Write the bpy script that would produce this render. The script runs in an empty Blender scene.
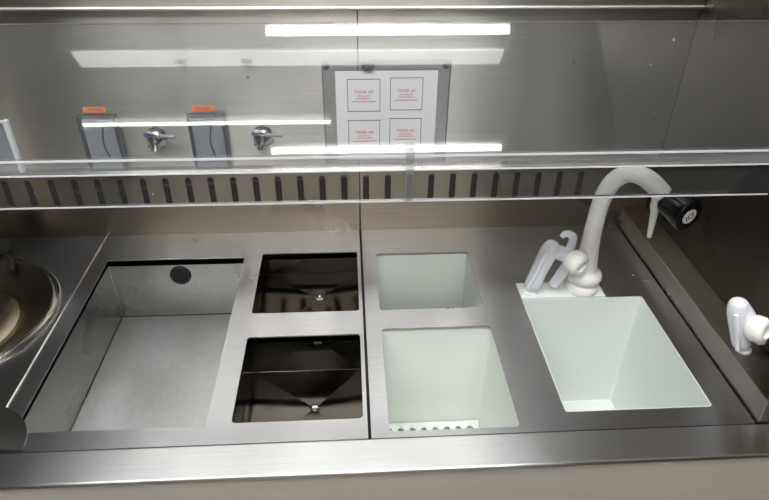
import bpy, bmesh, math, random
from mathutils import Vector, Matrix
random.seed(7)
S = bpy.context.scene
COL = S.collection
H = 0.9                                    # bench deck height above the floor; the scene is laid out with the deck at z = 0

# ------------------------------------------------------------------ camera
cd = bpy.data.cameras.new('camera')
cam = bpy.data.objects.new('camera', cd); COL.objects.link(cam)
f_px, pitch, yaw, roll = 620.93, 0.588410, 0.0627991, 0.0112140
fw = Vector((math.sin(yaw)*math.cos(pitch), math.cos(yaw)*math.cos(pitch), -math.sin(pitch)))
rt0 = Vector((math.cos(yaw), -math.sin(yaw), 0)); up0 = rt0.cross(fw)
rt = rt0*math.cos(roll) + up0*math.sin(roll); up = up0*math.cos(roll) - rt0*math.sin(roll)
cam.matrix_world = Matrix(((rt.x, up.x, -fw.x, 0), (rt.y, up.y, -fw.y, 0), (rt.z, up.z, -fw.z, 0.75+H), (0, 0, 0, 1)))
cd.sensor_fit = 'HORIZONTAL'; cd.sensor_width = 36; cd.lens = 36*f_px/769; cd.clip_start = 0.02
S.camera = cam

# ------------------------------------------------------------------ world and exposure
w = bpy.data.worlds.new('world'); S.world = w; w.use_nodes = True
w.node_tree.nodes['Background'].inputs[0].default_value = (0.95, 0.93, 0.90, 1)
w.node_tree.nodes['Background'].inputs[1].default_value = 0.25
S.view_settings.view_transform = 'Standard'; S.view_settings.look = 'None'
S.view_settings.gamma = 1; S.view_settings.use_curve_mapping = False
S.view_settings.exposure = 0.0

TUBE_E = 24.0          # fluorescent tubes, emission
PANEL_E = 20.0          # frosted diffuser of the wide fixture

# ------------------------------------------------------------------ materials
def pmat(name, col, rough=0.5, metal=0.0, **kw):
    m = bpy.data.materials.new(name); m.use_nodes = True
    b = m.node_tree.nodes['Principled BSDF']
    b.inputs['Base Color'].default_value = (*col, 1)
    b.inputs['Roughness'].default_value = rough
    b.inputs['Metallic'].default_value = metal
    for k, v in kw.items(): b.inputs[k.replace('_', ' ')].default_value = v
    return m

def mottle(m, scale, amount, stretch=(1, 1, 1), sock='Base Color', lo=None, hi=None, bump=0.0, detail=5):
    nt = m.node_tree; b = nt.nodes['Principled BSDF']
    tc = nt.nodes.new('ShaderNodeTexCoord'); mp = nt.nodes.new('ShaderNodeMapping')
    mp.inputs['Scale'].default_value = stretch
    n = nt.nodes.new('ShaderNodeTexNoise'); n.inputs['Scale'].default_value = scale; n.inputs['Detail'].default_value = detail
    nt.links.new(tc.outputs['Object'], mp.inputs[0]); nt.links.new(mp.outputs[0], n.inputs[0])
    mr = nt.nodes.new('ShaderNodeMapRange'); mr.inputs[1].default_value = 0.3; mr.inputs[2].default_value = 0.7
    nt.links.new(n.outputs[0], mr.inputs[0])
    if sock == 'Base Color':
        c = b.inputs['Base Color'].default_value[:3]
        mx = nt.nodes.new('ShaderNodeMix'); mx.data_type = 'RGBA'
        mx.inputs[6].default_value = (*[x*(1-amount) for x in c], 1); mx.inputs[7].default_value = (*[min(1, x*(1+amount)) for x in c], 1)
        nt.links.new(mr.outputs[0], mx.inputs[0]); nt.links.new(mx.outputs[2], b.inputs['Base Color'])
    else:
        v = b.inputs[sock].default_value
        mr.inputs[3].default_value = v*(1-amount); mr.inputs[4].default_value = v*(1+amount)
        nt.links.new(mr.outputs[0], b.inputs[sock])
    if bump:
        bp = nt.nodes.new('ShaderNodeBump'); bp.inputs['Strength'].default_value = bump; bp.inputs['Distance'].default_value = 0.001
        nt.links.new(n.outputs[0], bp.inputs['Height']); nt.links.new(bp.outputs[0], b.inputs['Normal'])
    return m

def steel(name, col=(0.56, 0.54, 0.51), rough=0.38, aniso=0.85, tangent=(0, 0, 1), grain=(1.5, 90, 90), wear=0.12):
    """brushed sheet steel; tangent = direction across the grain"""
    m = pmat(name, col, rough, 1.0, Anisotropic=aniso)
    nt = m.node_tree; b = nt.nodes['Principled BSDF']
    if aniso > 0:
        t = nt.nodes.new('ShaderNodeCombineXYZ')
        for i in range(3): t.inputs[i].default_value = tangent[i]
        nt.links.new(t.outputs[0], b.inputs['Tangent'])
    mottle(m, 5, 0.06, grain)
    mottle(m, 7, wear, (1, 1, 1), 'Roughness', detail=8)
    return m

M = {}
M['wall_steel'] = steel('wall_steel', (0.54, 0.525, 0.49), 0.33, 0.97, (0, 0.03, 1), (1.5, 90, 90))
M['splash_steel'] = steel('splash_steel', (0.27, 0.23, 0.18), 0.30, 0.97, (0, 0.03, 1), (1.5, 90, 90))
M['shaded_side_steel'] = steel('shaded_side_steel', (0.08, 0.067, 0.053), 0.30, 0.8, (0, 0.03, 1), (90, 1.5, 90))  # same steel as the back wall; its dark reflections are put into the colour
M['deck_steel'] = steel('deck_steel', (0.47, 0.475, 0.49), 0.31, 0.95, (0, 1, 0.03), (1.5, 90, 90))
M['deck_steel_y'] = steel('deck_steel_y', (0.30, 0.28, 0.25), 0.30, 0.9, (1, 0, 0.03), (90, 1.5, 90))
M['apron_steel'] = steel('apron_steel', (0.70, 0.655, 0.575), 0.60, 0.2, (0, 0.03, 1), (1.5, 90, 90))
M['sink_steel'] = steel('sink_steel', (0.27, 0.265, 0.25), 0.24, 0.0, (0, 0.1, 1), (20, 20, 20), 0.3)  # shaded copy for the sink walls: dark reflections put into the colour
M['rim_steel'] = steel('rim_steel', (0.66, 0.67, 0.68), 0.32, 0.95, (0, 1, 0.03), (1.5, 90, 90), 0.1)
M['lit_sink_floor'] = steel('lit_sink_floor_steel', (0.66, 0.67, 0.69), 0.46, 0.3, (0, 1, 0.03), (20, 20, 20), 0.2)  # lit copy of the sink's steel: reflected brightness put into the floor colour
M['bowl_steel'] = pmat('bowl_steel', (0.32, 0.28, 0.22), 0.32, 1.0)
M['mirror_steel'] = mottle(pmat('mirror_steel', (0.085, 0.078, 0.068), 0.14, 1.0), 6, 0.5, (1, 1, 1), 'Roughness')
M['polished'] = pmat('polished_steel', (0.7, 0.69, 0.67), 0.18, 1.0)
M['lip_steel'] = pmat('lip_steel', (0.85, 0.84, 0.82), 0.35, 1.0)
M['dark'] = pmat('dark_void', (0.012, 0.011, 0.010), 0.8)
M['black'] = pmat('black_plastic', (0.008, 0.008, 0.009), 0.25)
M['rubber'] = pmat('black_rubber', (0.012, 0.012, 0.012), 0.55)
M['white_pp'] = mottle(pmat('white_polypropylene', (0.78, 0.83, 0.81), 0.32), 3, 0.03)
M['green_pp'] = mottle(pmat('pale_green_polypropylene', (0.83, 0.87, 0.825), 0.35), 3, 0.03)
M['tap_pp'] = pmat('tap_polypropylene', (0.90, 0.90, 0.87), 0.35)
M['pvdf'] = pmat('translucent_plastic', (0.86, 0.89, 0.95), 0.25, 0, Transmission_Weight=0.04)
M['acrylic'] = pmat('clear_acrylic', (1, 1, 1), 0.0, 0, IOR=1.49)
def acrylic(name, haze, ior=1.49):
    m = bpy.data.materials.new(name); m.use_nodes = True; nt = m.node_tree
    nt.nodes.clear(); out = nt.nodes.new('ShaderNodeOutputMaterial')
    tr = nt.nodes.new('ShaderNodeBsdfTransparent'); tr.inputs[0].default_value = (0.97, 0.98, 0.98, 1)
    gl = nt.nodes.new('ShaderNodeBsdfGlossy'); gl.inputs['Roughness'].default_value = 0.02
    df = nt.nodes.new('ShaderNodeBsdfDiffuse'); df.inputs[0].default_value = (0.85, 0.87, 0.90, 1)
    fr = nt.nodes.new('ShaderNodeFresnel'); fr.inputs[0].default_value = ior
    m1 = nt.nodes.new('ShaderNodeMixShader'); m2 = nt.nodes.new('ShaderNodeMixShader'); m2.inputs[0].default_value = haze
    nt.links.new(fr.outputs[0], m1.inputs[0]); nt.links.new(tr.outputs[0], m1.inputs[1]); nt.links.new(gl.outputs[0], m1.inputs[2])
    nt.links.new(m1.outputs[0], m2.inputs[1]); nt.links.new(df.outputs[0], m2.inputs[2]); nt.links.new(m2.outputs[0], out.inputs[0])
    return m
M['water'] = pmat('water', (0.8, 0.8, 0.8), 0.05, 0, Transmission_Weight=0.5, IOR=1.33)
M['pane'] = acrylic('clear_acrylic_sheet', 0.025)
M['bar'] = acrylic('scuffed_acrylic_bar', 0.13)
M['edge'] = acrylic('sawn_acrylic_edge', 0.75)
M['backing'] = acrylic('sign_acrylic', 0.10)
M['paper'] = pmat('white_paper', (0.72, 0.73, 0.74), 0.7)
M['grey_line'] = pmat('grey_print', (0.10, 0.10, 0.11), 0.7)
M['red_ink'] = pmat('red_print', (0.55, 0.10, 0.16), 0.7)
M['orange'] = pmat('orange_label', (0.85, 0.22, 0.06), 0.6)
M['box_frame'] = pmat('blue_black_plastic', (0.02, 0.026, 0.04), 0.35)
M['box_door'] = pmat('smoked_grey_plastic', (0.20, 0.22, 0.25), 0.25)
M['blue'] = pmat('blue_plastic', (0.06, 0.06, 0.28), 0.4)
M['red_hose'] = pmat('red_hose', (0.25, 0.03, 0.03), 0.4)
M['bright_white'] = pmat('white_label', (0.93, 0.93, 0.93), 0.5)
M['lamp_body'] = pmat('white_enamel', (0.8, 0.8, 0.8), 0.5)
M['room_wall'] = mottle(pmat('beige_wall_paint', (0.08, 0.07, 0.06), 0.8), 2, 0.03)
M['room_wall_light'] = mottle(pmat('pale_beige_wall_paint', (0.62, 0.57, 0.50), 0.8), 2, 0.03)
M['room_ceiling'] = mottle(pmat('ceiling_paint', (0.12, 0.11, 0.10), 0.9), 2, 0.03)
M['room_floor'] = mottle(pmat('grey_vinyl_floor', (0.07, 0.06, 0.05), 0.5), 3, 0.08)
def emit(name, col, e):
    m = pmat(name, col, 0.5); b = m.node_tree.nodes['Principled BSDF']
    b.inputs['Emission Color'].default_value = (*col, 1); b.inputs['Emission Strength'].default_value = e
    return m
M['tube'] = emit('lit_fluorescent_tube', (1.0, 0.98, 0.96), TUBE_E)
M['diffuser'] = emit('lit_frosted_diffuser', (1.0, 0.99, 0.97), PANEL_E)
M['dim_diffuser'] = emit('dimly_lit_frosted_diffuser', (1.0, 0.99, 0.98), 6.0)

M['apron_steel'].node_tree.nodes['Principled BSDF'].inputs['Metallic'].default_value = 0.12
# ------------------------------------------------------------------ helpers
def obj(name, bm, mat, parent=None, smooth=False, bevel=0, seg=2, angle=35):
    me = bpy.data.meshes.new(name)
    bmesh.ops.recalc_face_normals(bm, faces=bm.faces[:])
    bm.to_mesh(me); bm.free()
    me.materials.append(mat)
    o = bpy.data.objects.new(name, me); COL.objects.link(o)
    if smooth:
        for p in me.polygons: p.use_smooth = True
        try: me.set_sharp_from_angle(angle=math.radians(angle))
        except Exception: pass
    if bevel:
        b = o.modifiers.new('bevel', 'BEVEL'); b.width = bevel; b.segments = seg; b.limit_method = 'ANGLE'; b.angle_limit = math.radians(40)
    if parent: o.parent = parent; o.matrix_parent_inverse = parent.matrix_basis.inverted()
    return o
def thing(name, label, cat, loc=(0, 0, 0), group=None):
    o = bpy.data.objects.new(name, None); COL.objects.link(o); o.location = loc; o.empty_display_size = 0.05
    o['label'] = label; o['category'] = cat
    if group: o['group'] = group
    return o
def tag(o, label, cat, group=None):
    o['label'] = label; o['category'] = cat
    if group: o['group'] = group
    return o
def struct(name, bm, mat, **kw):
    o = obj(name, bm, mat, **kw); o['kind'] = 'structure'; return o
def B(*boxes):
    bm = bmesh.new()
    for x0, x1, y0, y1, z0, z1 in boxes: abox(bm, x0, x1, y0, y1, z0, z1)
    return bm
def abox(bm, x0, x1, y0, y1, z0, z1, mtx=None):
    vs = [bm.verts.new((x, y, z)) for x in (x0, x1) for y in (y0, y1) for z in (z0, z1)]
    for f in ((0, 1, 3, 2), (4, 6, 7, 5), (0, 4, 5, 1), (2, 3, 7, 6), (0, 2, 6, 4), (1, 5, 7, 3)): bm.faces.new([vs[i] for i in f])
    if mtx is not None:
        for v in vs: v.co = mtx @ v.co
    return vs
def frame(axis, origin=(0, 0, 0), spin=0):
    z = Vector(axis).normalized()
    x = Vector((0, 0, 1)).cross(z)
    if x.length < 1e-4: x = Vector((1, 0, 0))
    x.normalize(); y = z.cross(x)
    m = Matrix(((x.x, y.x, z.x, 0), (x.y, y.y, z.y, 0), (x.z, y.z, z.z, 0), (0, 0, 0, 1)))
    return Matrix.Translation(origin) @ m @ Matrix.Rotation(spin, 4, 'Z')
def lathe(bm, prof, n=40, mtx=None, closed=False):
    rings = []
    for r, z in prof:
        if r < 1e-6: rings.append([bm.verts.new((0, 0, z))])
        else: rings.append([bm.verts.new((r*math.cos(2*math.pi*i/n), r*math.sin(2*math.pi*i/n), z)) for i in range(n)])
    for a, b in zip(rings, rings[1:]):
        for i in range(n):
            j = (i+1) % n
            if len(a) == 1 and len(b) == 1: continue
            if len(a) == 1: bm.faces.new((a[0], b[i], b[j]))
            elif len(b) == 1: bm.faces.new((a[i], a[j], b[0]))
            else: bm.faces.new((a[i], a[j], b[j], b[i]))
    if mtx is not None:
        for r in rings:
            for v in r: v.co = mtx @ v.co
    return bm
def spline(pts, k=6):
    """Catmull-Rom through (x, y, z, radius) points"""
    out = []; P = [Vector(p) if len(p) == 3 else Vector(p) for p in pts]
    for i in range(len(P)-1):
        a, b, c, d = P[max(i-1, 0)], P[i], P[i+1], P[min(i+2, len(P)-1)]
        for s in range(k):
            t = s/k
            out.append(0.5*((2*b) + (c-a)*t + (2*a-5*b+4*c-d)*t*t + (3*b-a-3*c+d)*t**3))
    out.append(P[-1]); return out
def tube(bm, pts, rad=None, n=16, k=6, flat=1.0, smoothpath=True):
    """sweep; pts are (x,y,z,r)"""
    if rad is not None: pts = [(*p, rad) for p in pts]
    Q = spline([Vector(p) for p in pts], k) if smoothpath else [Vector(p) for p in pts]
    C = [Vector(q[:3]) for q in Q]; R = [q[3] for q in Q]
    t0 = (C[1]-C[0]).normalized(); nrm = t0.orthogonal().normalized(); rings = []
    for i, c in enumerate(C):
        t = (C[min(i+1, len(C)-1)]-C[max(i-1, 0)]).normalized()
        nrm = (nrm - t*nrm.dot(t)).normalized(); bn = t.cross(nrm)
        rings.append([bm.verts.new(c + R[i]*(math.cos(2*math.pi*j/n)*nrm + flat*math.sin(2*math.pi*j/n)*bn)) for j in range(n)])
    for a, b in zip(rings, rings[1:]):
        for j in range(n): bm.faces.new((a[j], a[(j+1) % n], b[(j+1) % n], b[j]))
    bm.faces.new(rings[0][::-1]); bm.faces.new(rings[-1])
    return bm
def rrect(x0, x1, y0, y1, r, k=5):
    p = []
    for cx, cy, a0 in ((x1-r, y1-r, 0), (x0+r, y1-r, 90), (x0+r, y0+r, 180), (x1-r, y0+r, 270)):
        for i in range(k+1):
            a = math.radians(a0+90*i/k); p.append((cx+r*math.cos(a), cy+r*math.sin(a)))
    return p
def plate(outline, holes, to3, thick):
    """flat sheet with holes: triangulated in 2D, mapped by to3(u, v, w), thickness along w"""
    bm = bmesh.new()
    edges = []
    for loop in [outline]+holes:
        vs = [bm.verts.new((u, v, 0)) for u, v in loop]
        for i in range(len(vs)): edges.append(bm.edges.new((vs[i], vs[(i+1) % len(vs)])))
    bmesh.ops.triangle_fill(bm, use_beauty=True, use_dissolve=False, edges=edges, normal=(0, 0, 1))
    r = bmesh.ops.extrude_face_region(bm, geom=bm.faces[:])
    for v in [g for g in r['geom'] if isinstance(g, bmesh.types.BMVert)]: v.co.z = thick
    for v in bm.verts: v.co = Vector(to3(*v.co))
    return bm
FLAT = lambda u, v, w: (u, v, -w)
def text(name, s, size, mat, mtx, parent, depth=0.0003, align='CENTER'):
    c = bpy.data.curves.new(name, 'FONT'); c.body = s; c.size = size; c.align_x = align; c.align_y = 'CENTER'; c.extrude = depth
    t = bpy.data.objects.new('tmp', c); COL.objects.link(t)
    bpy.context.view_layer.update()
    me = bpy.data.meshes.new_from_object(t.evaluated_get(bpy.context.evaluated_depsgraph_get()))
    bpy.data.objects.remove(t)
    me.materials.clear(); me.materials.append(mat)
    for v in me.vertices: v.co = mtx @ v.co
    o = bpy.data.objects.new(name, me); COL.objects.link(o)
    if parent: o.parent = parent; o.matrix_parent_inverse = parent.matrix_basis.inverted()
    return o
def at(o, parent): o.parent = parent; o.matrix_parent_inverse = parent.matrix_basis.inverted()

# ------------------------------------------------------------------ room shell
CE = 1.665                                  # ceiling, above the deck
struct('floor', B((-2.6, 2.6, -3.2, 1.5, -H-0.05, -H)), M['room_floor'])
struct('ceiling', B((-2.6, 2.6, -3.2, 1.5, CE, CE+0.05)), M['room_ceiling'])
struct('wall_front', B((-2.6, 2.6, -3.25, -3.2, -H, CE)), M['room_wall_light'])
struct('wall_back', B((-2.6, 2.6, 1.5, 1.55, -H, CE)), M['room_wall'])
struct('wall_left', B((-2.65, -2.6, -3.2, 1.5, -H, CE)), M['room_wall'])
struct('wall_right', B((2.6, 2.65, -3.2, 1.5, -H, CE)), M['room_wall'])

# ceiling fixtures (rows over and behind the person taking the picture)
def fixture(x0, x1, y, label, wide=None, dm='diffuser', tr=0.019):
    t = thing('ceiling_light', label, 'ceiling light', ((x0+x1)/2, y, CE-0.07), 'ceiling light fixtures')
    hw = wide/2+0.02 if wide else 0.07
    bm = bmesh.new()
    abox(bm, x0-0.03, x1+0.03, y-hw, y+hw, CE-0.045, CE-0.0005)
    obj('lamp_housing', bm, M['lamp_body'], t, bevel=0.004)
    if wide:
        obj('diffuser', B((x0, x1, y-wide/2, y+wide/2, CE-0.060, CE-0.0455)), M[dm], t, bevel=0.006)
    else:
        bm = bmesh.new(); tube(bm, [(x0, y, CE-0.066), (x1, y, CE-0.066)], tr, n=14, smoothpath=False)
        obj('fluorescent_tube', bm, M['tube'], t, smooth=True)
        for s, xx in ((1, x0), (-1, x1)):
            obj('lamp_holder', B((min(xx, xx-0.02*s), max(xx, xx-0.02*s), y-0.022, y+0.022, CE-0.088, CE-0.0455)), M['lamp_body'], t)
    return t
fixture(-0.34, 0.70, -0.58, 'single-tube fluorescent fixture on the ceiling nearest the bench')
fixture(-1.22, 0.72, -0.80, 'wide frosted ceiling light behind the tube fixture nearest the bench', wide=0.11, dm='dim_diffuser')
fixture(-1.05, 0.66, 0.25, 'wide frosted ceiling light straight above the front edge of the bench', wide=0.34)
fixture(-1.43, -0.10, -1.39, 'single-tube fluorescent fixture left of centre on the ceiling', tr=0.009)
fixture(-0.47, 0.93, -1.75, 'single-tube fluorescent fixture farthest from the bench')

# a fixture hung the other way, far behind: its end-on tube gives the narrow streak on the brushed steel
t = thing('ceiling_light', 'single-tube fixture running front to back, behind the other ceiling lights', 'ceiling light', (-0.2, -2.45, CE-0.07), 'ceiling light fixtures')
obj('lamp_housing', B((-0.27, -0.13, -3.03, -1.92, CE-0.045, CE-0.0005)), M['lamp_body'], t, bevel=0.004)
bm = bmesh.new(); tube(bm, [(-0.2, -3.0, CE-0.066), (-0.2, -1.95, CE-0.066)], 0.019, n=14, smoothpath=False)
obj('fluorescent_tube', bm, M['tube'], t, smooth=True)

# ------------------------------------------------------------------ wet bench
YB = 1.205; XR = 0.676; YF = 0.557; YS = 0.616; XL = -1.15; ZT = 1.15
bench = thing('wet_bench', 'brushed stainless steel wet bench with recessed tanks and slotted backsplash', 'workbench', (0, 0.88, -H))
T = 0.0025
# sheets of the deck
HS = {'sink': (-0.514, -0.229, 0.651, 1.108), 't1': (-0.192, 0.011, 0.917, 1.119), 't2': (-0.191, 0.011, 0.655, 0.851),
      'p1': (0.050, 0.250, 0.917, 1.108), 'p2': (0.050, 0.251, 0.627, 0.863)}
def hole(k, r): x0, x1, y0, y1 = HS[k]; return rrect(x0, x1, y0, y1, r)
bowl_c = (-0.757, 0.925); BR = 0.196
obj('deck_sheet', plate([(XL, YS), (-0.547, YS), (-0.547, YB), (XL, YB)],
    [[(bowl_c[0]+(BR-0.008)*math.cos(2*math.pi*i/64), bowl_c[1]+(BR-0.008)*math.sin(2*math.pi*i/64)) for i in range(64)]], FLAT, T), M['deck_steel'], bench)
obj('deck_sheet', plate([(-0.544, YS), (0.0175, YS), (0.0175, YB), (-0.544, YB)], [hole('sink', 0.004), hole('t1', 0.006), hole('t2', 0.007)], FLAT, T), M['deck_steel'], bench)
white_cut = [(0.328, 0.652), (0.568, 0.652), (0.568, 0.937), (0.497, 0.937), (0.497, 0.990), (0.328, 0.990)]
obj('deck_sheet', plate([(0.0225, YS), (0.6165, YS), (0.6165, YB), (0.0225, YB)], [hole('p1', 0.008), hole('p2', 0.008), white_cut], FLAT, T), M['deck_steel'], bench)
bm = bmesh.new(); tube(bm, [(-0.5455, YS, 0.0), (-0.5455, YB-0.001, 0.0)], 0.0026, n=10, smoothpath=False)
obj('weld_bead', bm, M['polished'], bench, smooth=True)
obj('seam_channel', B((0.0160, 0.0240, YS, YB, -0.012, -0.008)), M['dark'], bench)
obj('seam_channel', B((0.6150, 0.6195, YS, YB, -0.02, -0.012)), M['dark'], bench)
# front rim with a rolled edge, apron below
obj('front_rim', B((XL, 1.15, YF, YS-0.0012, -0.007, 0.0006)), M['rim_steel'], bench, bevel=0.0028, seg=3)
obj('front_panel', B((XL, 1.15, YF+0.0022, YF+0.005, -H+0.08, -0.0072)), M['apron_steel'], bench)
obj('toe_kick', B((XL, 1.15, YF+0.06, YF+0.062, -H, -H+0.08)), M['dark'], bench)
# ledge on the right
obj('side_ledge', B((0.6195, XR, YS+0.0005, YB-0.001, -0.012, 0.047)), M['deck_steel_y'], bench, bevel=0.0012)
# slotted backsplash
def slot(xc, z0, z1, r, k=6):
    p = []
    for i in range(k+1): a = math.pi*i/k; p.append((xc+r*math.cos(a), z1-r+r*math.sin(a)))
    for i in range(k+1): a = math.pi+math.pi*i/k; p.append((xc+r*math.cos(a), z0+r+r*math.sin(a)))
    return p
WALL = lambda u, v, w: (u, YB+w, v)
slots = [-0.061+0.0475*i for i in range(-22, 13)]
ZS = 0.168
for x0, x1 in ((XL, 0.0187), (0.0213, XR)):
    hs = [slot(x, 0.070, 0.141, 0.0068) for x in slots if x0+0.01 < x < x1-0.01]
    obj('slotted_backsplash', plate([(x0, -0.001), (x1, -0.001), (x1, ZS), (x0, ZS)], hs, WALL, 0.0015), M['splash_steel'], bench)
obj('exhaust_duct', B((XL, XR, YB+0.075, YB+0.08, 0.02, 0.19), (XL, XR, YB+0.002, YB+0.08, 0.185, 0.19), (XL, XR, YB+0.002, YB+0.08, 0.0, 0.02)), M['dark'], bench)
obj('back_panel', B((XL, 0.0188, YB, YB+0.0015, ZS+0.0004, 0.4845), (0.0212, XR, YB, YB+0.0015, ZS+0.0004, 0.4845)), M['wall_steel'], bench)
obj('upper_panel', B((XL, XR, YB-0.010, YB+0.0015, 0.4855, ZT)), M['wall_steel'], bench, bevel=0.003, seg=3)
obj('side_panel', B((XR, XR+0.002, 0.30, YB+0.002, 0.0475, ZT)), M['shaded_side_steel'], bench)
obj('cabinet_side', B((1.148, 1.15, YF+0.02, YB+0.08, -H+0.02, -0.036)), M['apron_steel'], bench)
obj('cabinet_side', B((XL, XL+0.002, YF+0.02, YB+0.08, -H+0.02, -0.036)), M['apron_steel'], bench)
obj('deck_sheet', B((XR+0.002, 1.15, YS, YB, -0.0025, 0)), M['deck_steel'], bench)
obj('corner_seam', B((XR-0.0012, XR-0.0001, YB-0.0012, YB-0.0001, 0.0472, 0.4740)), M['dark'], bench)
bm = bmesh.new(); tube(bm, [(XL, YB-0.0105, 0.4865), (XR-0.0005, YB-0.0105, 0.4865)], 0.0032, n=12, smoothpath=False)
obj('panel_lip', bm, M['lip_steel'], bench, smooth=True)
def screw(loc, normal, r=0.0032):
    bm = bmesh.new(); lathe(bm, [(r, 0), (r, r*0.25), (r*0.75, r*0.6), (r*0.3, r*0.7), (r*0.28, r*0.35), (0, r*0.35)], 14, frame(normal, loc))
    return obj('screw', bm, M['polished'], bench, smooth=True)
for x, z in ((-0.667, 0.101), (-0.425, 0.104), (0.047, 0.103), (0.445, 0.381), (-0.194, 0.357)): screw((x, YB, z), (0, -1, 0))
for x, z in ((0.638, 0.424), (0.603, 0.376), (0.637, 0.273)): screw((x, YB, z), (0, -1, 0))

# ------------------------------------------------------------------ vessels
def vessel(x0, x1, y0, y1, zt, zb, r, drop=0.0, drain=None, wall=0.0015, lip=0.0):
    """open box with rounded corners and thickness; returns bmesh of the shell"""
    bm = bmesh.new()
    def shell(off, ztop, zbot, dr):
        top = [bm.verts.new((x, y, ztop)) for x, y in rrect(x0-off, x1+off, y0-off, y1+off, r+off)]
        bot = [bm.verts.new((x, y, zbot)) for x, y in rrect(x0-off, x1+off, y0-off, y1+off, r+off)]
        n = len(top)
        for i in range(n): bm.faces.new((top[i], top[(i+1) % n], bot[(i+1) % n], bot[i]))
        if drain:
            c = bm.verts.new((drain[0], drain[1], zbot-dr))
            for i in range(n): bm.faces.new((bot[i], bot[(i+1) % n], c))
        else: bm.faces.new(bot)
        return top
    a = shell(0, zt, zb, drop); b = shell(wall, zt, zb-wall, drop)
    n = len(a)
    for i in range(n): bm.faces.new((a[i], a[(i+1) % n], b[(i+1) % n], b[i]))
    return bm
# left sink
x0, x1, y0, y1 = HS['sink']; zt, zb = -0.019, -0.158
sk = thing('sink_basin', 'large rectangular stainless steel sink at the left of the bench', 'sink', ((x0+x1)/2, (y0+y1)/2, zb))
obj('basin', vessel(x0-0.006, x1+0.030, y0-0.004, y1+0.003, zt, zb, 0.002), M['sink_steel'], sk)
bm = bmesh.new()
lathe(bm, [(0.0175, 0.0), (0.0215, 0.0), (0.0225, 0.002), (0.0215, 0.004), (0.0175, 0.004), (0.0165, 0.0025), (0.0165, 0.0)], 32, frame((0, -1, 0), (-0.372, y1+0.003, -0.046)))
obj('overflow_ring', bm, M['rubber'], sk, smooth=True)
bm = bmesh.new(); lathe(bm, [(0, 0.0008), (0.017, 0.0008)], 28, frame((0, -1, 0), (-0.372, y1+0.003, -0.046)))
obj('overflow_opening', bm, M['dark'], sk)

obj('lit_sink_floor', B((x0-0.004, x1+0.028, y0-0.002, y1+0.001, zb+0.0002, zb+0.0012)), M['lit_sink_floor'], sk)  # lighter sheet added over the basin bottom so the floor looks lit

# two polished steel tanks with a drain in a creased floor
def steel_tank(key, dr, zb, label):
    x0, x1, y0, y1 = HS[key]
    t = thing('steel_tank', label, 'tank', ((x0+x1)/2, (y0+y1)/2, zb), 'steel tanks beside the sink')
    # creased floor: square tank, floor falls to the drain in four facets
    bm = bmesh.new(); a = 0.006
    X0, X1, Y0, Y1 = x0-0.003, x1+0.002, y0-a, y1+0.002
    T4 = [(X0, Y0), (X1, Y0), (X1, Y1), (X0, Y1)]
    for off, dz in ((0, 0), (0.0015, -0.0015)):
        tp = [bm.verts.new((x+(off if x > dr[0] else -off), y+(off if y > dr[1] else -off), -0.018)) for x, y in T4]
        bt = [bm.verts.new((x+(off if x > dr[0] else -off), y+(off if y > dr[1] else -off), zb+dz)) for x, y in T4]
        c = bm.verts.new((dr[0], dr[1], zb-0.006+dz))
        for i in range(4):
            bm.faces.new((tp[i], tp[(i+1) % 4], bt[(i+1) % 4], bt[i])); bm.faces.new((bt[i], bt[(i+1) % 4], c))
        if off == 0: ta = tp
    for i in range(4): bm.faces.new((ta[i], ta[(i+1) % 4], tp[(i+1) % 4], tp[i]))
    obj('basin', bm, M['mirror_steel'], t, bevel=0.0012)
    bm = bmesh.new(); lathe(bm, [(0.0085, 0.0), (0.0085, 0.0025), (0.006, 0.0035), (0.005, 0.002), (0, 0.001)], 24, Matrix.Translation((dr[0], dr[1], zb-0.0065)))
    obj('drain', bm, M['polished'], t, smooth=True)
    return t
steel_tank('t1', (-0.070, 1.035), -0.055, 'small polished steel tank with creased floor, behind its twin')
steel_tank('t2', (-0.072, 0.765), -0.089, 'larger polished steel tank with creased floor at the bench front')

# two pale green plastic tanks
def plastic_tank(key, zb, label, perforated):
    x0, x1, y0, y1 = HS[key]
    t = thing('plastic_tank', label, 'tank', ((x0+x1)/2, (y0+y1)/2, zb), 'plastic tanks right of the seam')
    obj('basin', vessel(x0-0.001, x1+0.004, y0-0.004, y1+0.003, -0.0065, zb, 0.006, wall=0.006), M['green_pp'], t)
    if perforated:
        zz = zb+0.012
        holes = []
        for j in range(9):
            for i in range(8):
                cx, cy = x0+0.017+0.0237*i, y0+0.018+0.025*j
                holes.append([(cx+0.0062*math.cos(2*math.pi*k/12), cy+0.0062*math.sin(2*math.pi*k/12)) for k in range(12)])
        obj('perforated_floor_plate', plate([(x0+0.001, y0-0.002), (x1+0.002, y0-0.002), (x1+0.002, y1+0.001), (x0+0.001, y1+0.001)], holes, lambda u, v, w: (u, v, zz-w), 0.004), M['green_pp'], t)
    return t
plastic_tank('p1', -0.26, 'pale green plastic tank, behind its twin, right of the centre seam', False)
plastic_tank('p2', -0.27, 'pale green plastic tank with perforated floor at the bench front', True)

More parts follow.
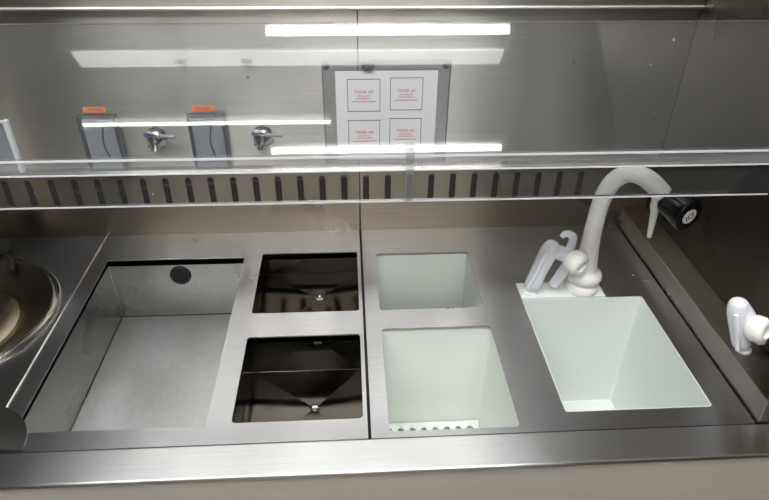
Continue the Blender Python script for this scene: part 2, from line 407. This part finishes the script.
# white plastic sink with faucet flange
ws = thing('plastic_sink', 'white plastic sink with faucet flange set in the right of the deck', 'sink', (0.45, 0.80, -0.29))
fx0, fx1 = 0.3285, 0.5675
obj('basin', vessel(fx0+0.0018, fx1-0.0018, 0.6540, 0.9350, 0.0, -0.289, 0.004, wall=0.0014), M['white_pp'], ws)
bm = bmesh.new(); abox(bm, 0.3285, 0.4965, 0.9402, 0.9895, -0.006, 0.0008)
obj('faucet_flange', bm, M['white_pp'], ws, bevel=0.001)
bm = bmesh.new(); lathe(bm, [(0.018, 0), (0.018, 0.003), (0.012, 0.003), (0.0, 0.001)], 24, Matrix.Translation((0.45, 0.80, -0.289)))
obj('drain', bm, M['white_pp'], ws, smooth=True)
obj('slot_mark', B((0.522, 0.548, 0.9372, 0.9395, -0.004, 0.0006)), M['dark'], ws)

# ------------------------------------------------------------------ gooseneck faucet
fc = thing('gooseneck_faucet', 'white plastic gooseneck faucet with black knob standing at the white sink', 'faucet', (0.455, 0.966, 0.001))
fb = Vector((0.455, 0.966, 0.001))
bm = bmesh.new()
lathe(bm, [(0, 0), (0.031, 0), (0.032, 0.003), (0.032, 0.014), (0.029, 0.018), (0.027, 0.020), (0.027, 0.023), (0.031, 0.026), (0.0335, 0.031), (0.0335, 0.038), (0.031, 0.043), (0.026, 0.046), (0.021, 0.050), (0.019, 0.060), (0, 0.060)], 40, Matrix.Translation(fb))
obj('base_collar', bm, M['tap_pp'], fc, smooth=True, angle=50)
bm = bmesh.new()
tube(bm, [(0.4555, 0.968, 0.050, 0.0215), (0.4560, 0.970, 0.075, 0.0195), (0.4560, 0.972, 0.100, 0.0175), (0.4575, 0.976, 0.144, 0.0160), (0.4620, 0.980, 0.190, 0.0158),
          (0.4700, 0.980, 0.222, 0.0160), (0.4830, 0.977, 0.243, 0.0162), (0.499, 0.971, 0.2535, 0.0165), (0.517, 0.963, 0.2515, 0.0168), (0.534, 0.956, 0.242, 0.0175), (0.547, 0.950, 0.231, 0.0170), (0.557, 0.946, 0.222, 0.0165), (0.5600, 0.944, 0.219, 0.0120)], n=24, k=6)
obj('neck', bm, M['tap_pp'], fc, smooth=True, angle=60)
bm = bmesh.new()
tube(bm, [(0.547, 0.951, 0.226, 0.0095), (0.549, 0.950, 0.212, 0.0088), (0.5495, 0.9495, 0.204, 0.0090), (0.5500, 0.949, 0.198, 0.0098), (0.5505, 0.949, 0.192, 0.0090), (0.5510, 0.9485, 0.184, 0.0072), (0.5525, 0.947, 0.150, 0.0055), (0.5530, 0.946, 0.133, 0.0045)], n=18, k=3)
obj('spout_nozzle', bm, M['tap_pp'], fc, smooth=True, angle=60)
kb = Vector((0.5830, 0.894, 0.2075)); kax = Vector((0.350, -0.930, -0.090)).normalized(); L = 0.054
# the knob points down and out towards the operator
ka = kb-kax*L; F = frame(kax, ka)
bm = bmesh.new(); lathe(bm, [(0, 0.0), (0.017, 0.0), (0.0215, 0.002), (0.024, 0.010), (0.0285, 0.036), (0.0300, L-0.005), (0.0290, L), (0.026, L+0.001), (0, L+0.001)], 36, F)
for i in range(6):
    a = 2*math.pi*i/6
    mt = F @ Matrix.Rotation(a, 4, 'Z')
    abox(bm, 0.014, 0.0312, -0.0035, 0.0035, 0.016, L-0.003, mt)
obj('knob', bm, M['black'], fc, smooth=True, angle=40, bevel=0.0008)
kn = [c for c in fc.children if c.name.startswith('knob')][0]
bm = bmesh.new(); lathe(bm, [(0, L+0.0018), (0.0142, L+0.0018), (0.0146, L+0.0011)], 32, F)
obj('knob_disc', bm, M['bright_white'], kn, smooth=True)
# lettering on the disc, standing upside down as on the tap
ax = (kb-ka).normalized()
tx = rt*0.80 + up*0.60; tx = (tx-ax*tx.dot(ax)).normalized(); ty = ax.cross(tx)
mt = Matrix(((-tx.x, -ty.x, ax.x, 0), (-tx.y, -ty.y, ax.y, 0), (-tx.z, -ty.z, ax.z, 0), (0, 0, 0, 1)))
tm = Matrix.Translation(ka+ax*(L+0.0019)) @ mt
t_ = text('knob_lettering', 'DI', 0.0185, M['black'], tm, kn, 0.0002)

# ------------------------------------------------------------------ translucent stopcocks
def stopcock(base, label, sc=1.0, spin=0.0, hook=True, mir=1, tilt=0.0, cap=(0.070, 0.084), foot=(0.048, 0.012)):
    """pinch tap: slanted barrel, lever leg, round cap, hook; base = foot of the barrel"""
    t = thing('stopcock', label, 'tap', base, 'translucent plastic stopcocks')
    R = Matrix.Translation(base) @ Matrix.Rotation(spin, 4, 'Z') @ Matrix.Rotation(-tilt, 4, 'Y') @ Matrix.Scale(sc, 4)
    def P(x, y, z, r): v = R @ Vector((x*mir, y, z)); return (v.x, v.y, v.z, r*sc)
    bm = bmesh.new()
    tube(bm, [P(0, 0, 0.0, 0.0105), P(0.002, 0, 0.012, 0.0110), P(0.004, 0.001, 0.019, 0.0155), P(0.013, 0.003, 0.052, 0.0160), P(0.023, 0.005, 0.084, 0.0172), P(0.029, 0.006, 0.098, 0.0172), P(0.033, 0.006, 0.109, 0.0135), P(0.0355, 0.006, 0.1145, 0.0050)], n=24, k=5)
    obj('barrel', bm, M['pvdf'], t, smooth=True, angle=60)
    bm = bmesh.new()
    tube(bm, [P(-0.0085, -0.012, 0.022, 0.0045), P(0.002, -0.011, 0.052, 0.0048), P(0.012, -0.009, 0.086, 0.0052), P(0.018, -0.008, 0.100, 0.0040)], n=10, k=4)
    obj('side_rib', bm, M['pvdf'], t, smooth=True, angle=60)
    bm = bmesh.new()
    tube(bm, [P(0.032, 0.006, 0.096, 0.0145), P((0.032+cap[0])/2, 0.000, (0.096+cap[1])/2, 0.0145), P(cap[0]-0.005, -0.008, cap[1], 0.0145)], n=18, k=4)
    obj('cross_tube', bm, M['pvdf'], t, smooth=True, angle=60)
    c = R @ Vector((cap[0]*mir, -0.018, cap[1])); d = (R.to_3x3() @ Vector((0.50*mir, -0.80, -0.10))).normalized()
    bm = bmesh.new(); s = sc
    lathe(bm, [(0, -0.010*s), (0.0200*s, -0.010*s), (0.0235*s, -0.004*s), (0.0235*s, 0.009*s), (0.0205*s, 0.016*s), (0.0140*s, 0.019*s), (0.0125*s, 0.0185*s), (0.0118*s, 0.0130*s), (0, 0.0130*s)], 36, frame(d, c))
    obj('cap', bm, M['tap_pp'], t, smooth=True, angle=50)
    bm = bmesh.new()
    tube(bm, [P(cap[0]+(foot[0]-cap[0])*q, -0.004+0.010*q, cap[1]-0.006+(foot[1]-cap[1]+0.006)*q, 0.013-0.002*q) for q in (0, 0.35, 0.68, 1)], n=6, k=3)
    obj('lever_leg', bm, M['pvdf'], t, smooth=True, angle=40, bevel=0.001)
    if hook:
        bm = bmesh.new()
        tube(bm, [P(0.062, 0.000, 0.090, 0.0105), P(0.067, 0.006, 0.108, 0.0100), P(0.066, 0.004, 0.124, 0.0088), P(0.058, 0.004, 0.132, 0.0072), P(0.049, 0.004, 0.132, 0.0062), P(0.044, 0.004, 0.126, 0.0050)], n=12, k=4, flat=0.8)
        obj('hook', bm, M['pvdf'], t, smooth=True, angle=60)
    bm = bmesh.new(); lathe(bm, [(0.0095*s, 0), (0.0135*s, 0), (0.0135*s, 0.004*s), (0.0095*s, 0.006*s)], 24, Matrix.Translation(base))
    obj('foot_ring', bm, M['pvdf'], t, smooth=True)
    return t
stopcock((0.349, 0.958, 0.0009), 'translucent white stopcock beside the faucet on the white sink')
stopcock((0.642, 0.728, 0.0475), 'translucent white stopcock on the right ledge, at the picture edge', 0.92, 0.0, False, 1, 0.66, (0.034, 0.058), (0.034, -0.006))

# ------------------------------------------------------------------ spinner bowl at the left
sp = thing('spinner_bowl', 'round steel spinner bowl sunk in the deck at far left', 'bowl', (*bowl_c, -0.05))
C0 = Matrix.Translation((*bowl_c, 0))
bm = bmesh.new(); lathe(bm, [(BR-0.009, -0.004), (BR-0.009, 0.0075), (BR-0.0075, 0.009), (BR-0.006, 0.0075), (BR-0.0055, 0.003), (BR+0.002, 0.003), (BR+0.003, 0.0042), (BR+0.0045, 0.003), (BR+0.005, 0.0003)], 96, C0)
obj('rim', bm, M['polished'], sp, smooth=True, angle=60)
bm = bmesh.new(); lathe(bm, [(BR-0.009, 0.006), (BR-0.014, 0.003), (0.160, -0.012), (0.128, -0.030), (0.120, -0.032), (0, -0.032)], 96, C0)
obj('bowl', bm, M['bowl_steel'], sp, smooth=True, angle=60)
bm = bmesh.new(); lathe(bm, [(0.122, -0.0318), (0.122, -0.022), (0.119, -0.020), (0.093, -0.018), (0.090, -0.020), (0.0, -0.020)], 80, C0)
obj('chuck_plate', bm, M['bowl_steel'], sp, smooth=True, angle=30)
bm = bmesh.new(); lathe(bm, [(0.088, -0.020), (0.088, -0.016), (0.084, -0.014), (0, -0.014)], 80, C0)
obj('disc', bm, M['sink_steel'], sp, smooth=True, angle=30)
# black clamp knob on the bowl rim
kb_ = thing('clamp_knob', 'black knob with a short arm on the far rim of the spinner bowl', 'knob', (-0.742, 1.10, 0.007))
bm = bmesh.new(); lathe(bm, [(0, 0), (0.012, 0), (0.012, 0.012), (0.024, 0.018), (0.026, 0.030), (0.022, 0.036), (0, 0.037)], 14, Matrix.Translation((-0.738, 1.115, 0.008)))
obj('grip', bm, M['rubber'], kb_, smooth=True)
bm = bmesh.new(); tube(bm, [(-0.738, 1.115, 0.020), (-0.702, 1.095, 0.014), (-0.690, 1.060, 0.010)], 0.006, n=10, k=4)
obj('arm', bm, M['rubber'], kb_, smooth=True)

# ------------------------------------------------------------------ clear acrylic shield
YH = 0.85
sh = thing('acrylic_shield', 'clear acrylic splash shield hanging across the bench in front of the faucet', 'shield', (0, YH, 0.272))
SX0, SX1 = -1.10, XR-0.002
obj('lower_pane', B((SX0, SX1, YH, YH+0.005, 0.2745, 0.329)), M['pane'], sh)
obj('lower_edge', B((SX0, SX1, YH-0.0005, YH+0.0055, 0.2718, 0.2744)), M['edge'], sh)
obj('cross_bar', B((SX0, SX1, YH-0.004, YH+0.008, 0.3295, 0.352)), M['bar'], sh)
obj('bar_edge', B((SX0, SX1, YH-0.0052, YH-0.0042, 0.3280, 0.3302), (SX0, SX1, YH-0.0052, YH-0.0042, 0.3505, 0.3540)), M['edge'], sh)
a = math.radians(25); R_ = Matrix.Translation((0, YH, 0.354)) @ Matrix.Rotation(-a, 4, 'X')
bm = bmesh.new(); abox(bm, SX0, SX1, 0, 0.005, 0, 0.188, R_)
obj('sloped_pane', bm, M['pane'], sh)
bm = bmesh.new(); abox(bm, SX0, SX1, -0.0003, 0.0053, 0.1882, 0.1890, R_)
obj('upper_edge', bm, M['bar'], sh)
obj('joint_strip', B((0.0835, 0.0955, YH-0.0100, YH-0.0056, 0.279, 0.375)), M['bar'], sh, bevel=0.001)

# ------------------------------------------------------------------ things on the back wall
YW = YB-0.0005
sg = thing('tank_sign', 'white tank notice with four red-lettered boxes on clear backing', 'sign', (0.076, YW, 0.28))
obj('backing_plate', B((-0.049, 0.201, YW-0.0045, YW-0.0005, 0.172, 0.389)), M['backing'], sg, bevel=0.0006)
obj('backing_edge', B((-0.0505, -0.049, YW-0.005, YW-0.0005, 0.172, 0.389)), M['grey_line'], sg)
obj('backing_edge', B((0.201, 0.2025, YW-0.005, YW-0.0005, 0.172, 0.389)), M['grey_line'], sg)
pp = obj('paper', B((-0.025, 0.177, YW-0.0056, YW-0.0047, 0.180, 0.369)), M['paper'], sg)
obj('top_edge_line', B((-0.025, 0.177, YW-0.0060, YW-0.0047, 0.3692, 0.3704)), M['grey_line'], sg)
TXT = lambda x, z: Matrix(((1, 0, 0, x), (0, 0, -1, YW-0.0064), (0, 1, 0, z), (0, 0, 0, 1)))
for (bx, bz, num) in ((-0.002, 0.286, '3'), (0.083, 0.288, '1'), (-0.002, 0.201, '4'), (0.083, 0.204, '2')):
    w_, h_, q = 0.0655, 0.067, 0.0013
    fr_ = obj('box_outline', B((bx, bx+w_, YW-0.0062, YW-0.0057, bz, bz+q), (bx, bx+w_, YW-0.0062, YW-0.0057, bz+h_-q, bz+h_),
        (bx, bx+q, YW-0.0062, YW-0.0057, bz+q, bz+h_-q), (bx+w_-q, bx+w_, YW-0.0062, YW-0.0057, bz+q, bz+h_-q)), M['grey_line'], pp)
    cx = bx+w_/2
    text('lettering', 'TANK #'+num, 0.0095, M['red_ink'], TXT(cx, bz+0.0405), pp, 0.0001)
    # the small print is too small to read in the photograph: rows of short strokes
    for k, (row, wd) in enumerate(((0.0325, 0.024), (0.0275, 0.031), (0.021, 0.046))):
        bm = bmesh.new(); x = cx-wd/2
        while x < cx+wd/2:
            l = random.uniform(0.0012, 0.0024); abox(bm, x, x+l, YW-0.0062, YW-0.0057, bz+row-0.0011, bz+row+0.0011); x += l+random.choice((0.0008, 0.0008, 0.002))
        obj('small_print', bm, M['red_ink'], pp)
for x, z in ((-0.042, 0.377), (0.192, 0.377)):
    bm = bmesh.new(); lathe(bm, [(0, 0.004), (0.003, 0.004), (0.0055, 0.0025), (0.0062, 0)], 16, frame((0, -1, 0), (x, YW-0.0046, z)))
    obj('fixing_screw', bm, M['box_frame'], sg, smooth=True)
bm = bmesh.new(); abox(bm, 0.027, 0.052, YW-0.010, YW-0.0005, 0.374, 0.384); abox(bm, 0.031, 0.048, YW-0.013, YW-0.010, 0.371, 0.379)
tag(obj('clip', bm, M['box_frame'], bevel=0.002), 'small dark clip on the steel wall above the tank notice', 'clip')
for x, s in ((-0.318, 'left'), (-0.193, 'right')):
    bm = bmesh.new(); abox(bm, x-0.010, x+0.010, YW-0.008, YW-0.0005, 0.388, 0.3935); abox(bm, x-0.007, x+0.007, YW-0.011, YW-0.008, 0.3865, 0.391)
    tag(obj('clip', bm, M['box_frame'], bevel=0.0015), 'small dark wall clip, the %s one of the pair left of the notice' % s, 'clip')

def outlet_box(xl, zt, zb, wd, label):
    t = thing('outlet_box', label, 'outlet box', (xl+wd/2, YW, zb), 'outlet boxes on the back wall')
    y = YW-0.0005; d = 0.013; q = 0.0065
    obj('frame', B((xl, xl+q, y-d, y, zb, zt), (xl+wd-q, xl+wd, y-d, y, zb, zt), (xl+q, xl+wd-q, y-d, y, zt-q, zt), (xl+q, xl+wd-q, y-d, y, zb, zb+q)), M['box_frame'], t, bevel=0.001)
    dr = obj('door', B((xl+q, xl+wd-q, y-d+0.006, y, zb+q, zt-q)), M['box_door'], t)
    bm = bmesh.new()
    tube(bm, [(xl+wd*0.62, y-d+0.005, zt-0.022), (xl+wd*0.54, y-d+0.005, zt-0.045), (xl+wd*0.52, y-d+0.005, zt-0.065), (xl+wd*0.60, y-d+0.005, zt-0.090)], 0.0016, n=8, k=5)
    obj('door_ridge', bm, M['box_frame'], t, smooth=True)
    obj('latch', B((xl+0.014, xl+wd-0.022, y-d+0.003, y-d+0.0062, zt-0.018, zt-0.011)), M['box_frame'], t, bevel=0.0008)
    return t
outlet_box(-0.536, 0.286, 0.163, 0.075, 'dark-framed outlet box under the left orange label on the steel wall')
outlet_box(-0.322, 0.286, 0.163, 0.074, 'dark-framed outlet box under the right orange label, nearer the notice')
for x, s in ((-0.524, 'left'), (-0.312, 'right')):
    lb = obj('voltage_label', B((x, x+0.044, YW-0.0012, YW-0.0003, 0.2885, 0.3000)), M['orange'])
    tag(lb, 'small orange label with dark lettering above the %s outlet box' % s, 'label', 'orange labels above the outlet boxes')
    text('lettering', '115 VAC', 0.0090, M['box_frame'], Matrix(((1, 0, 0, x+0.022), (0, 0, -1, YW-0.0015), (0, 1, 0, 0.2943), (0, 0, 0, 1))), lb, 0.0002)

def wall_valve(x, z, label):
    t = thing('wall_valve', label, 'valve', (x, YW, z), 'valves between the outlet boxes')
    y = YW-0.001
    bm = bmesh.new(); lathe(bm, [(0, 0.003), (0.019, 0.003), (0.021, 0.0), (0.021, 0.0)], 8, frame((0, -1, 0), (x+0.006, y, z-0.006)))
    abox(bm, x-0.012, x+0.020, y-0.012, y-0.003, z-0.026, z+0.002)
    obj('body', bm, M['box_frame'], t, bevel=0.001)
    bm = bmesh.new(); tube(bm, [(x-0.008, y-0.015, z+0.006, 0.006), (x+0.012, y-0.016, z+0.004, 0.007), (x+0.016, y-0.016, z-0.002, 0.005)], n=10, k=4)
    tube(bm, [(x+0.004, y-0.014, z+0.014, 0.004), (x+0.006, y-0.018, z-0.010, 0.0045), (x+0.002, y-0.015, z-0.030, 0.004)], n=10, k=4)
    tube(bm, [(x-0.010, y-0.014, z-0.002, 0.003), (x-0.006, y-0.016, z-0.018, 0.003), (x-0.004, y-0.014, z-0.032, 0.003)], n=8, k=4)
    obj('fitting', bm, M['polished'], t, smooth=True)
    obj('collar', B((x-0.014, x+0.001, y-0.021, y-0.010, z+0.001, z+0.007)), M['blue'], t, bevel=0.0015)
    bm = bmesh.new(); tube(bm, [(x+0.012, y-0.020, z+0.003, 0.0038), (x+0.034, y-0.022, z+0.002, 0.0044), (x+0.048, y-0.022, z+0.001, 0.0042)], n=10, k=4)
    obj('lever', bm, M['box_door'], t, smooth=True)
    bm = bmesh.new(); tube(bm, [(x+0.012, y-0.012, z-0.022, 0.0045), (x+0.022, y-0.018, z-0.014, 0.0055), (x+0.028, y-0.020, z-0.008, 0.004)], n=10, k=4)
    obj('outlet_spout', bm, M['box_door'], t, smooth=True)
    return t
wall_valve(-0.397, 0.243, 'small metal valve with blue collar between the two outlet boxes')
wall_valve(-0.183, 0.243, 'small metal valve with blue collar between right outlet box and notice')

# pale strip with blue insert, cut by the left picture edge
t = thing('pocket_holder', 'clear plastic pocket with a blue-grey insert at the left picture edge', 'holder', (-0.72, YW, 0.2))
obj('insert', B((-0.760, -0.681, YW-0.006, YW-0.001, 0.165, 0.272)), M['box_door'], t)
obj('clear_edge', B((-0.680, -0.671, YW-0.012, YW-0.001, 0.165, 0.278), (-0.76, -0.680, YW-0.012, YW-0.0062, 0.2725, 0.278)), M['edge'], t, bevel=0.001)

# red hose running behind the slots
bm = bmesh.new(); tube(bm, [(-0.60, YB+0.03, 0.095), (-0.34, YB+0.028, 0.112), (-0.1, YB+0.026, 0.122), (0.1, YB+0.026, 0.128), (0.33, YB+0.03, 0.130)], 0.0035, n=8, k=6)
tag(obj('red_hose', bm, M['red_hose'], smooth=True), 'thin red hose seen through the slots of the backsplash', 'hose')
# added polished plate standing in for a patch of light on the deck
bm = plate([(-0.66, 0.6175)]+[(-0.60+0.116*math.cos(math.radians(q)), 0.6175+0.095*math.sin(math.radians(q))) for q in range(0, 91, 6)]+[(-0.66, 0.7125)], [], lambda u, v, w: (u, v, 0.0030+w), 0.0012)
tag(obj('light_patch_plate', bm, M['polished']), 'rounded patch of light at the near left corner of the deck, modelled as a steel plate', 'plate')

# two drops of water beside the faucet
for x, y, r_, s in ((0.599, 0.985, 0.0036, 'larger water drop on the dark deck right of the faucet, nearer the ledge'), (0.580, 1.007, 0.0030, 'smaller water drop on the dark deck right of the faucet')):
    bm = bmesh.new(); lathe(bm, [(r_, 0), (r_*0.9, r_*0.22), (r_*0.5, r_*0.38), (0, r_*0.42)], 16, Matrix.Translation((x, y, 0.0002)) @ Matrix.Scale(1.5, 4, (1, 0, 0)))
    tag(obj('water_drop', bm, M['water'], smooth=True), s, 'water drop', 'water drops on the deck')

# the scene is built with the deck at z = 0: lift it onto its floor
for o in bpy.data.objects:
    if o.parent is None and o.type != 'CAMERA': o.location.z += H
